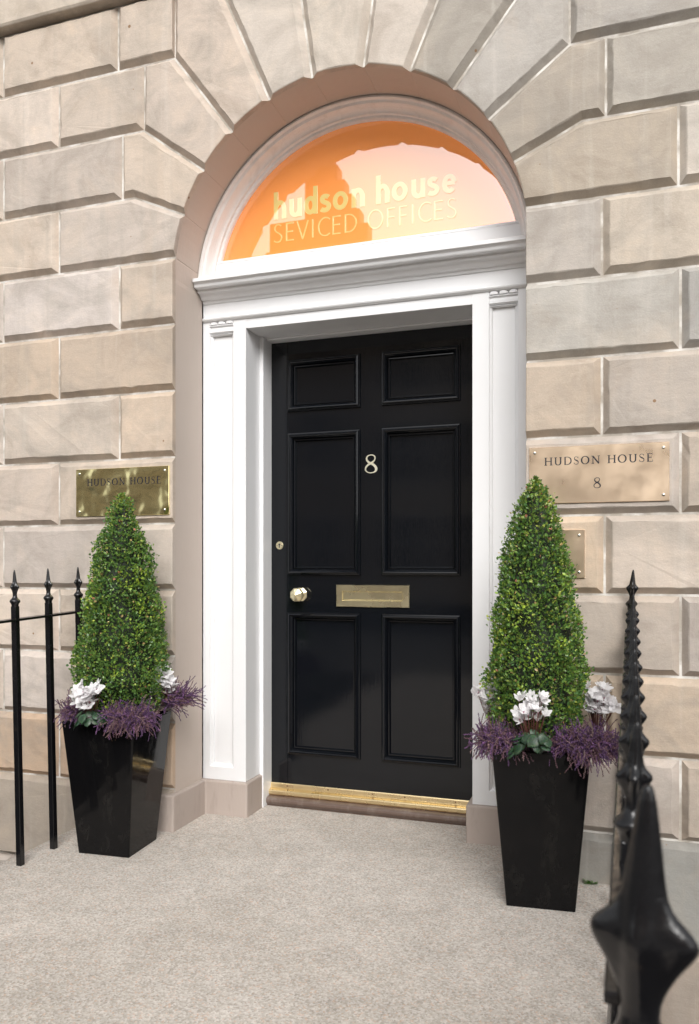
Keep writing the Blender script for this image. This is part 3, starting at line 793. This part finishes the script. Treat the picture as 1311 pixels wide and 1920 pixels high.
# left railing
lr = empty('iron_railing', (-1.12, -.4, 0), label='short black iron railing beside the left planter', cat='railing', group='spiked black railings')
LY = [-.372-.190*(i-1) for i in range(0, 12)]    # second bar in the photo at y = -.372
for i, y in enumerate(LY):
    make_bar(lr, -1.094, y, 1.146-.0055*i*1.0, -.030)
q = MB(); pts = []
for y in (LY[0]+.06, LY[-1]-.1):
    zt = .948-.0055*((LY[0]-y)/.19); xt = -1.094-.024+1.12
    pts.append([(xt-.019, y+.4, zt), (xt+.019, y+.4, zt), (xt+.019, y+.4, zt+.010), (xt-.019, y+.4, zt+.010)])
q.loft(pts); q.build('top_rail', M['iron'], lr, bevel=.002)
q = MB(); q.tube([(.002,LY[0]+.46,.958),(.01,LY[0]+.50,.957),(.02,.39,.955)], [.014,.010,.008], 8); q.build('wall_tie', M['iron'], lr)

# ------------------------------------------------------------------ planters
def planter(x, y, rz, label):
    r = empty('planter_pot', (x, y, 0), rz, label=label, cat='planter', group='tall black tapered planters either side of the door')
    q = MB(); H = .535; b0, t0 = .113, .159
    def sq(h, z): return [(-h,-h,z),(h,-h,z),(h,h,z),(-h,h,z)]
    q.loft([sq(b0,0), sq(t0,H), sq(t0-.012,H), sq(t0-.016,H-.07)], caps=False); q.add(sq(b0,0), [[0,3,2,1]])
    q.build('pot', M['lacquer'], r, bevel=.006, seg=3)
    q = MB(); rn = random.Random(3); n = 14; v = []; f = []
    for i in range(n+1):
        for j in range(n+1):
            v.append((lerp(-.142,.142,i/n), lerp(-.142,.142,j/n), H-.045+rn.uniform(0,.016)))
    for i in range(n):
        for j in range(n): f.append([i*(n+1)+j, (i+1)*(n+1)+j, (i+1)*(n+1)+j+1, i*(n+1)+j+1])
    q.add(v, f, smooth=True); q.build('soil', M['soil'], r)
    return r
LP = (-.863, -.262); RP = (.826, -.210)
planter(*LP, R(4), 'tall glossy black square planter left of the door, beside the short railing')
planter(*RP, R(5), 'tall matt-looking black square planter right of the door')

# ------------------------------------------------------------------ box topiary
def topiary(x, y, prof, seed, label, lime=.10, nleaf=21000):
    """prof: list of (z, radius) from the top down"""
    rn = random.Random(seed)
    zt, zb_ = prof[0][0], prof[-1][0]
    r0 = empty('box_topiary', (x, y, .49), label=label, cat='topiary', group='clipped box cones in the planters')
    def rad(z):
        for i in range(len(prof)-1):
            (a, ra), (c_, rc) = prof[i], prof[i+1]
            if a >= z >= c_: return lerp(ra, rc, (a-z)/(a-c_))
        return prof[-1][1]
    ph = [rn.uniform(0, 6.28) for _ in range(8)]
    def lump(a, z):
        return 1+.012*math.sin(17*a+ph[4]+90*z)+.014*math.sin(13*a-ph[5]-70*z)+.045*math.sin(3*a+ph[0]+9*z)+.04*math.sin(5*a-ph[1]+23*z)+.05*math.sin(2*a+ph[2]-31*z)+.035*math.sin(9*a+ph[3]+47*z)
    core = MB(); rings = []
    nz = 26
    for i in range(nz+1):
        z = lerp(zt-.05, zb_, i/nz); rings.append([((rad(z)*.80*lump(2*PI*k/24, z)-.008)*math.cos(2*PI*k/24), (rad(z)*.80*lump(2*PI*k/24, z)-.008)*math.sin(2*PI*k/24), z-.49) for k in range(24)])
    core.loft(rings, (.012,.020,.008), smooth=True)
    # twigs
    tw = MB()
    tw.tube([(0,0,-.03),(.002,.001,.25),(0,0,.6),(0,0,zt-.49-.03)], [.014,.012,.007,.002], 7)
    for i in range(420):
        z = zt-.02-(zt-zb_-.04)*math.sqrt(rn.random()); a = rn.uniform(0, 2*PI); rr_ = rad(z)*lump(a, z)
        e = Vector((math.cos(a)*rr_*rn.uniform(.92,1.04), math.sin(a)*rr_*rn.uniform(.92,1.04), z-.49+rn.uniform(0,.02)))
        s_ = Vector((e.x*.55, e.y*.55, e.z-.03))
        tw.tube([s_, (s_+e)/2+Vector((0,0,.006)), e], [.0016,.0012,.0006], 4, caps=False)
    lv = MB()
    # weights of height by circumference
    hs_ = [lerp(zt, zb_, (i+.5)/60) for i in range(60)]; ws = [rad(h)+.012 for h in hs_]
    dz = (zt-zb_)/60
    limes = [(rn.uniform(0, 2*PI), rn.choice(hs_[20:]), rn.uniform(.02,.045)) for _ in range(34)]
    for h in rn.choices(hs_, ws, k=nleaf):
        z = h+rn.uniform(-dz, dz)/2; a = rn.uniform(0, 2*PI)
        rr_ = max(.003, rad(z)*lump(a, z))
        dep = abs(rn.gauss(0, .016)) if rn.random() < .8 else rn.uniform(0, .05)
        q_ = rr_+.006-dep
        gap_ = math.sin(11*a+ph[6]+60*z)*math.sin(7*a-ph[7]+85*z)
        if gap_ > .72 and rn.random() < .75: q_ -= .022
        if rn.random() < .055: q_ = rr_+rn.uniform(.004, .020)
        q_ = max(q_, .001)
        n = Vector((math.cos(a), math.sin(a), .25)).normalized()
        p = Vector((math.cos(a)*q_, math.sin(a)*q_, z-.49))
        d = (n*rn.uniform(.2,1.0)+Vector((rn.gauss(0,.6), rn.gauss(0,.6), rn.gauss(.45,.55)))).normalized()
        s_ = d.cross(Vector((rn.gauss(0,1), rn.gauss(0,1), rn.gauss(0,1)))).normalized()
        u_ = d.cross(s_)
        L = rn.uniform(.0080, .0140); W = L*rn.uniform(.29, .38)
        # colour
        lm = 0
        for (la, lz, lr_) in limes:
            da = abs((a-la+PI) % (2*PI)-PI)*rr_
            if da*da+(z-lz)**2 < lr_*lr_: lm = 1
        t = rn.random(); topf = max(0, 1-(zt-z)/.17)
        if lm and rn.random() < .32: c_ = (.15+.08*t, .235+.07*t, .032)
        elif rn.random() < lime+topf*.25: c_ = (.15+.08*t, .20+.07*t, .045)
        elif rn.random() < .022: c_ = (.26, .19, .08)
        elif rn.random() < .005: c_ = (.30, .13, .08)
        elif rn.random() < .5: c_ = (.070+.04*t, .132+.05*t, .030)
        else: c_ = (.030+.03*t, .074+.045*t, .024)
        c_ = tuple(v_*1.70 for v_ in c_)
        f_ = .35*W
        v_ = [p, p+d*L*.35+s_*W+u_*f_, p+d*L*.78+s_*W*.85+u_*f_, p+d*L, p+d*L*.78-s_*W*.85+u_*f_, p+d*L*.35-s_*W+u_*f_]
        lv.add(v_, [[0,1,2,3],[0,3,4,5]], c_)
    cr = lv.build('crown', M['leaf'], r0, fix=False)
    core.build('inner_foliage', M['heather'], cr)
    tw.build('trunk', M['wood'], r0)
    return r0
QL = (-.838, -.262); QR = (.842, -.210)
LT = (-.850, -.255); RT = (.808, -.200)
topiary(*LT, [(1.445,.004),(1.425,.022),(1.39,.036),(1.35,.045),(1.31,.060),(1.28,.080),(1.24,.095),(1.17,.108),(1.09,.125),(1.0,.140),(.93,.150),(.85,.162),(.78,.172),(.71,.178),(.65,.172),(.60,.155),(.55,.12)], 11,
        'darker green clipped box cone with a ragged tip in the left planter', .07)
topiary(*RT, [(1.458,.004),(1.43,.026),(1.39,.045),(1.33,.066),(1.27,.086),(1.2,.104),(1.12,.114),(1.04,.127),(.95,.139),(.86,.149),(.78,.158),(.70,.160),(.64,.156),(.58,.15),(.54,.12)], 23,
        'limier green clipped box cone flecked with yellow in the right planter', .13)

# ------------------------------------------------------------------ heather
def heather(x, y, z, out, seed, label, n=85, L0=.10, rx_=.06, ry_=.05, up=.5, sag=.35):
    """a mound of arching stems; out = compass angle they lean towards"""
    rn = random.Random(seed); q = MB()
    od = Vector((math.cos(out), math.sin(out), 0))
    for i in range(n):
        a = rn.uniform(0, 2*PI); r_ = math.sqrt(rn.random())
        base = Vector((math.cos(a)*r_*rx_, math.sin(a)*r_*ry_, rn.uniform(-.03,.01)-.01))
        L = L0*rn.choice([.55,.7,.8,.9,1,1.1,1.35])*rn.uniform(.85,1.1)
        d = (Vector((math.cos(a)*r_, math.sin(a)*r_, 0))*.8+od*rn.uniform(-.1,1.0)+Vector((rn.gauss(0,.45), rn.gauss(0,.45), up+rn.gauss(0,.4)))).normalized()
        down = rn.random() < .55
        bend = Vector((rn.gauss(0,.5), rn.gauss(0,.5), -sag*rn.uniform(1,3.2) if down else rn.uniform(.0,1.3)))
        pts = [base.copy()]; m_ = 9; p = base.copy()
        for k in range(m_):
            d = (d+bend*.22+Vector((rn.gauss(0,.09), rn.gauss(0,.09), rn.gauss(0,.09)))).normalized(); p = p+d*(L/m_); pts.append(p.copy())
        t = rn.random(); kind = rn.random()
        if kind < .40: c0 = Vector((.110+.06*t, .060+.03*t, .140+.06*t))
        elif kind < .52: c0 = Vector((.19+.07*t, .095+.04*t, .215+.07*t))
        elif kind < .86: c0 = Vector((.150+.06*t, .088+.03*t, .105+.03*t))
        else: c0 = Vector((.22+.07*t, .155+.04*t, .145+.04*t))
        q.tube(pts, [.0010]*len(pts), 4, tuple(c0*.5), caps=False)
        nb = int(L/.0023)
        for b_ in range(int(nb*.15), nb):
            f_ = b_/nb*m_; k = min(int(f_), m_-1); pp = pts[k].lerp(pts[k+1], f_-k); dd = (pts[k+1]-pts[k]).normalized()
            s_ = dd.cross(Vector((rn.gauss(0,1), rn.gauss(0,1), rn.gauss(0,1)))).normalized()
            tp = pp+s_*rn.uniform(.0024,.0046)+dd*.0026; w_ = dd.cross(s_)*.0015
            cc = Vector((c0.x*1.12, c0.y, c0.z*1.08))*rn.uniform(.45, 1.4)
            q.add([pp-dd*.0006, pp+w_+s_*.001, tp, pp-w_+s_*.001, pp+dd*.0020], [[0,1,2],[0,2,3],[1,4,2],[3,2,4]], tuple(cc))
    o = q.build('heather', M['heather'], fix=False); o.location = (x, y, z)
    return tag(o, label, 'heather', 'purple heather clumps in the planters')
heather(QL[0]-.140, QL[1]-.050, .575, R(190), 1, 'purple heather spilling over the left rim of the left planter', 560, .080, .050, .085, .45, .45)
heather(QL[0]+.105, QL[1]-.125, .570, R(290), 2, 'bright purple heather mound on the front corner of the left planter', 850, .064, .085, .055, .55, .55)
heather(QL[0]+.165, QL[1]+.115, .600, R(20), 3, 'dark wispy heather at the back right of the left planter', 330, .088, .040, .050, .7, .2)
heather(QR[0]-.125, QR[1]-.110, .575, R(215), 4, 'dense arching heather on the left rim of the right planter', 950, .062, .075, .060, .5, .65)
heather(QR[0]+.135, QR[1]-.110, .570, R(330), 5, 'upright purple heather on the right rim of the right planter', 1000, .074, .095, .065, .75, .45)

# ------------------------------------------------------------------ cyclamen
def cyclamen(x, y, z, seed, label, n=13, w=.06, h=.05, lean=(0,-1), leaves=9, rounder=False, zs=.06):
    rn = random.Random(seed); r = empty('cyclamen', (x, y, z), label=label, cat='flower', group='white cyclamen in the planters')
    fl_ = MB(); stm = MB(); lf = MB()
    for i in range(n):
        a = rn.uniform(0, 2*PI); rr_ = math.sqrt(rn.random())
        c_ = Vector((math.cos(a)*rr_*w+lean[0]*.02, math.sin(a)*rr_*w*.55+lean[1]*.02, zs+rn.uniform(-1,1)*h*math.sqrt(max(0,1-rr_*rr_*.6))))
        stm.tube([(c_.x*.3, c_.y*.3, -.02), (c_.x*.8, c_.y*.8, c_.z*.6), (c_.x, c_.y, c_.z)], .0013, 5, (.16,.06,.05))
        ax = Vector((lean[0]*.5+rn.gauss(0,.4), lean[1]*.5+rn.gauss(0,.35), .8+rn.gauss(0,.25))).normalized()
        s1 = ax.cross(Vector((1,.2,0))).normalized(); s2 = ax.cross(s1)
        for k in range(5):
            b_ = 2*PI*k/5+rn.uniform(-.3,.3); out = s1*math.cos(b_)+s2*math.sin(b_); side = ax.cross(out)
            L = rn.uniform(.019,.026); W = L*(.52 if rounder else .36); tw_ = rn.uniform(-.35,.35)
            rows = []
            for j, (t, ww) in enumerate(((0,.25),(.25,.72),(.55,1.0),(.8,.85),(1.0,.25))):
                flare = (.2+.75*t) if rounder else (.18+.42*t)
                c2 = c_+ax*(L*t*(.75 if rounder else 1.0))+out*(L*flare*t*1.3+.002)
                sd_ = (side*math.cos(tw_*t)+ax*math.sin(tw_*t))
                rows.append([c2-sd_*W*ww+out*.0015*math.sin(t*9+k), c2-out*.0018*ww, c2+sd_*W*ww+out*.0015*math.cos(t*8+k)])
            g_ = rn.uniform(.90,1.0); col = (.93*g_, .915*g_, .925*g_)
            fl_.loft(rows, col, smooth=True, closed=False, caps=False)
        fl_.loft([[c_+(s1*math.cos(u)+s2*math.sin(u))*.0036*f_+ax*(-.004*g2) for u in [2*PI*m_/6 for m_ in range(6)]] for f_, g2 in ((.9,-.5),(1,.4),(.5,1.2))], (.55,.30,.38), smooth=True)
    f_ = fl_.build('petals', M['petal'], r, fix=False, subsurf=1)
    stm.build('stalks', M['leaf'], r)
    for i in range(leaves):
        a = math.atan2(lean[1], lean[0])+rn.uniform(-1.25,1.25); dd = rn.uniform(.025,.085) ; S = rn.uniform(.018,.027)
        c_ = Vector((math.cos(a)*dd, math.sin(a)*dd*.8, rn.uniform(-.035,.035)-dd*.25))
        d = Vector((math.cos(a)*.5+rn.gauss(0,.3), math.sin(a)*.5, -.75+rn.gauss(0,.3))).normalized()
        nrm = Vector((math.cos(a)+rn.gauss(0,.2), math.sin(a)+rn.gauss(0,.2), .55)); nrm = (nrm-d*nrm.dot(d)).normalized(); s_ = d.cross(nrm)
        lf.tube([(0,0,-.02), c_*.5, c_], .0012, 5, (.12,.06,.04))
        # heart outline, three tone rings: dark rim, silvered band, dark heart
        out = []
        m_ = 18
        for k in range(m_):
            t = 2*PI*k/m_; rr_ = 1-.18*math.cos(t)+( -.42*max(0, math.cos(t-PI))**6)
            lx, ly = rr_*math.sin(t)*.85, rr_*math.cos(t)
            if abs(t) < .01: ly += .18
            out.append((lx, ly))
        tones = [(1.0, None), (.84, (.022,.060,.026)), (.62, (.062,.115,.062)), (.40, (.030,.080,.034)), (.0, (.026,.070,.030))]
        def P3(lx, ly, sc): return c_+d*(S*ly*sc)+s_*(S*lx*sc)+nrm*(S*.22*(1-(lx*lx+ly*ly)*sc*sc))
        for u in range(4):
            sc0, sc1, col = tones[u][0], tones[u+1][0], tones[u+1][1]
            for k in range(m_):
                k2 = (k+1) % m_
                cc = tuple(v_*rn.uniform(.5,.85) for v_ in col)
                if u < 3: lf.add([P3(*out[k],sc0), P3(*out[k2],sc0), P3(*out[k2],sc1), P3(*out[k],sc1)], [[0,1,2,3]], cc, smooth=True)
                else: lf.add([P3(*out[k],sc0), P3(*out[k2],sc0), P3(0,0,0)], [[0,1,2]], cc, smooth=True)
    if leaves: lf.build('leaves', M['cyc_leaf'], r, fix=False)
    return r
cyclamen(QL[0]-.030, QL[1]-.165, .575, 5, 'white cyclamen with green leaves on the front rim of the left planter', 34, .055, .046, (-.1,-1), 13, True, .066)
cyclamen(QL[0]+.125, QL[1]+.075, .600, 6, 'white cyclamen against dark heather at the right side of the left planter', 34, .042, .055, (.7,-.6), 3, True, .070)
cyclamen(QR[0]-.030, QR[1]-.165, .575, 7, 'white cyclamen with silvered leaves at the front middle of the right planter', 30, .060, .045, (0,-1), 17, False, .105)
cyclamen(QR[0]-.175, QR[1]+.000, .600, 8, 'white cyclamen behind the heather, against the white door frame', 28, .052, .045, (-.7,-.3), 0, True, .075)
cyclamen(QR[0]+.170, QR[1]+.050, .600, 9, 'white cyclamen between the right topiary and the near railing', 36, .052, .055, (.4,-.6), 0, True, .085)

# weed at the foot of the right wall
q = MB(); rn = random.Random(2)
for i in range(22):
    a = rn.uniform(0, 2*PI); e = rn.uniform(.1,1.0); d = Vector((math.cos(a)*math.cos(e), -abs(math.sin(a))*math.cos(e), math.sin(e))); L = rn.uniform(.012,.026)
    s_ = d.cross(Vector((0,0,1))).normalized()*L*.35; p = Vector((rn.uniform(-.02,.02), 0, 0))
    q.add([p, p+d*L*.5+s_, p+d*L, p+d*L*.5-s_], [[0,1,2,3]], (.12,.26,.05))
o = q.build('weed', M['leaf'], fix=False); o.location = (.985,-.045,.0); tag(o, 'tiny green weed at the foot of the right wall', 'weed')

# ------------------------------------------------------------------ far side of the street (seen in the mirror surfaces)
def far_house(x0, x1, h, tone, label, gable=None, floors=3):
    y = -20.3
    r = empty('stone_house', ((x0+x1)/2, y, 0), label=label, cat='building', group='houses across the street mirrored in the glass')
    ox = (x0+x1)/2; w = x1-x0
    q = MB(); q.box(x0-ox+.003, x1-ox-.003, -8, 0, -.5, h, tone); q.build('wall', M['stone'], r)
    n = max(1, int(w/2.1))
    for f_ in range(floors):
        for i in range(n):
            cx = x0-ox+w*(i+.5)/n; z0 = 1.0+f_*(h-.8)/floors
            q = MB(); q.box(cx-.5, cx+.5, -.05, .03, z0, z0+1.7)
            wdw = q.build('window', M['dark'], r)
            q = MB()
            q.box(cx-.56, cx-.5, .0, .06, z0-.06, z0+1.76); q.box(cx+.5, cx+.56, .0, .06, z0-.06, z0+1.76); q.box(cx-.5, cx+.5, .031, .06, z0+.82, z0+.88)
            q.box(cx-.5, cx+.5, .0, .06, z0-.06, z0); q.box(cx-.5, cx+.5, .0, .06, z0+1.7, z0+1.76)
            q.build('frame', M['white'], wdw)
    q = MB(); q.box(x0-ox, x1-ox, -8, .3, h, h+.35, tuple(Vector(tone)*.9)); q.build('parapet', M['stone'], r)
    if gable:
        q = MB()
        for a, c_, z1 in gable: q.box(a-ox, c_-ox, -.5, -.01, h+.3, z1, tuple(Vector(tone)*.3))
        q.build('chimney_stack', M['stone'], r)
    return r
far_house(-20, -9.8, 10.2, (.62,.50,.40), 'brown stone house mirrored at the far left of the fanlight')
far_house(-9.8, -6.38, 11.0, (.55,.43,.33), 'taller stone house with stepped chimney mirrored in the fanlight', [(-9.8,-8.55,12.4), (-8.55,-7.66,17.5), (-7.66,-7.45,14.0), (-7.45,-7.2,13.5), (-7.2,-6.95,13.0), (-6.95,-6.7,12.5), (-6.7,-6.42,12.0)])
far_house(-6.38, 4.5, 9.4, (.86,.72,.58), 'wide sandstone house mirrored in the black door')
far_house(4.5, 18, 9.2, (.80,.54,.38), 'orange brick house mirrored in the right brass plaque')
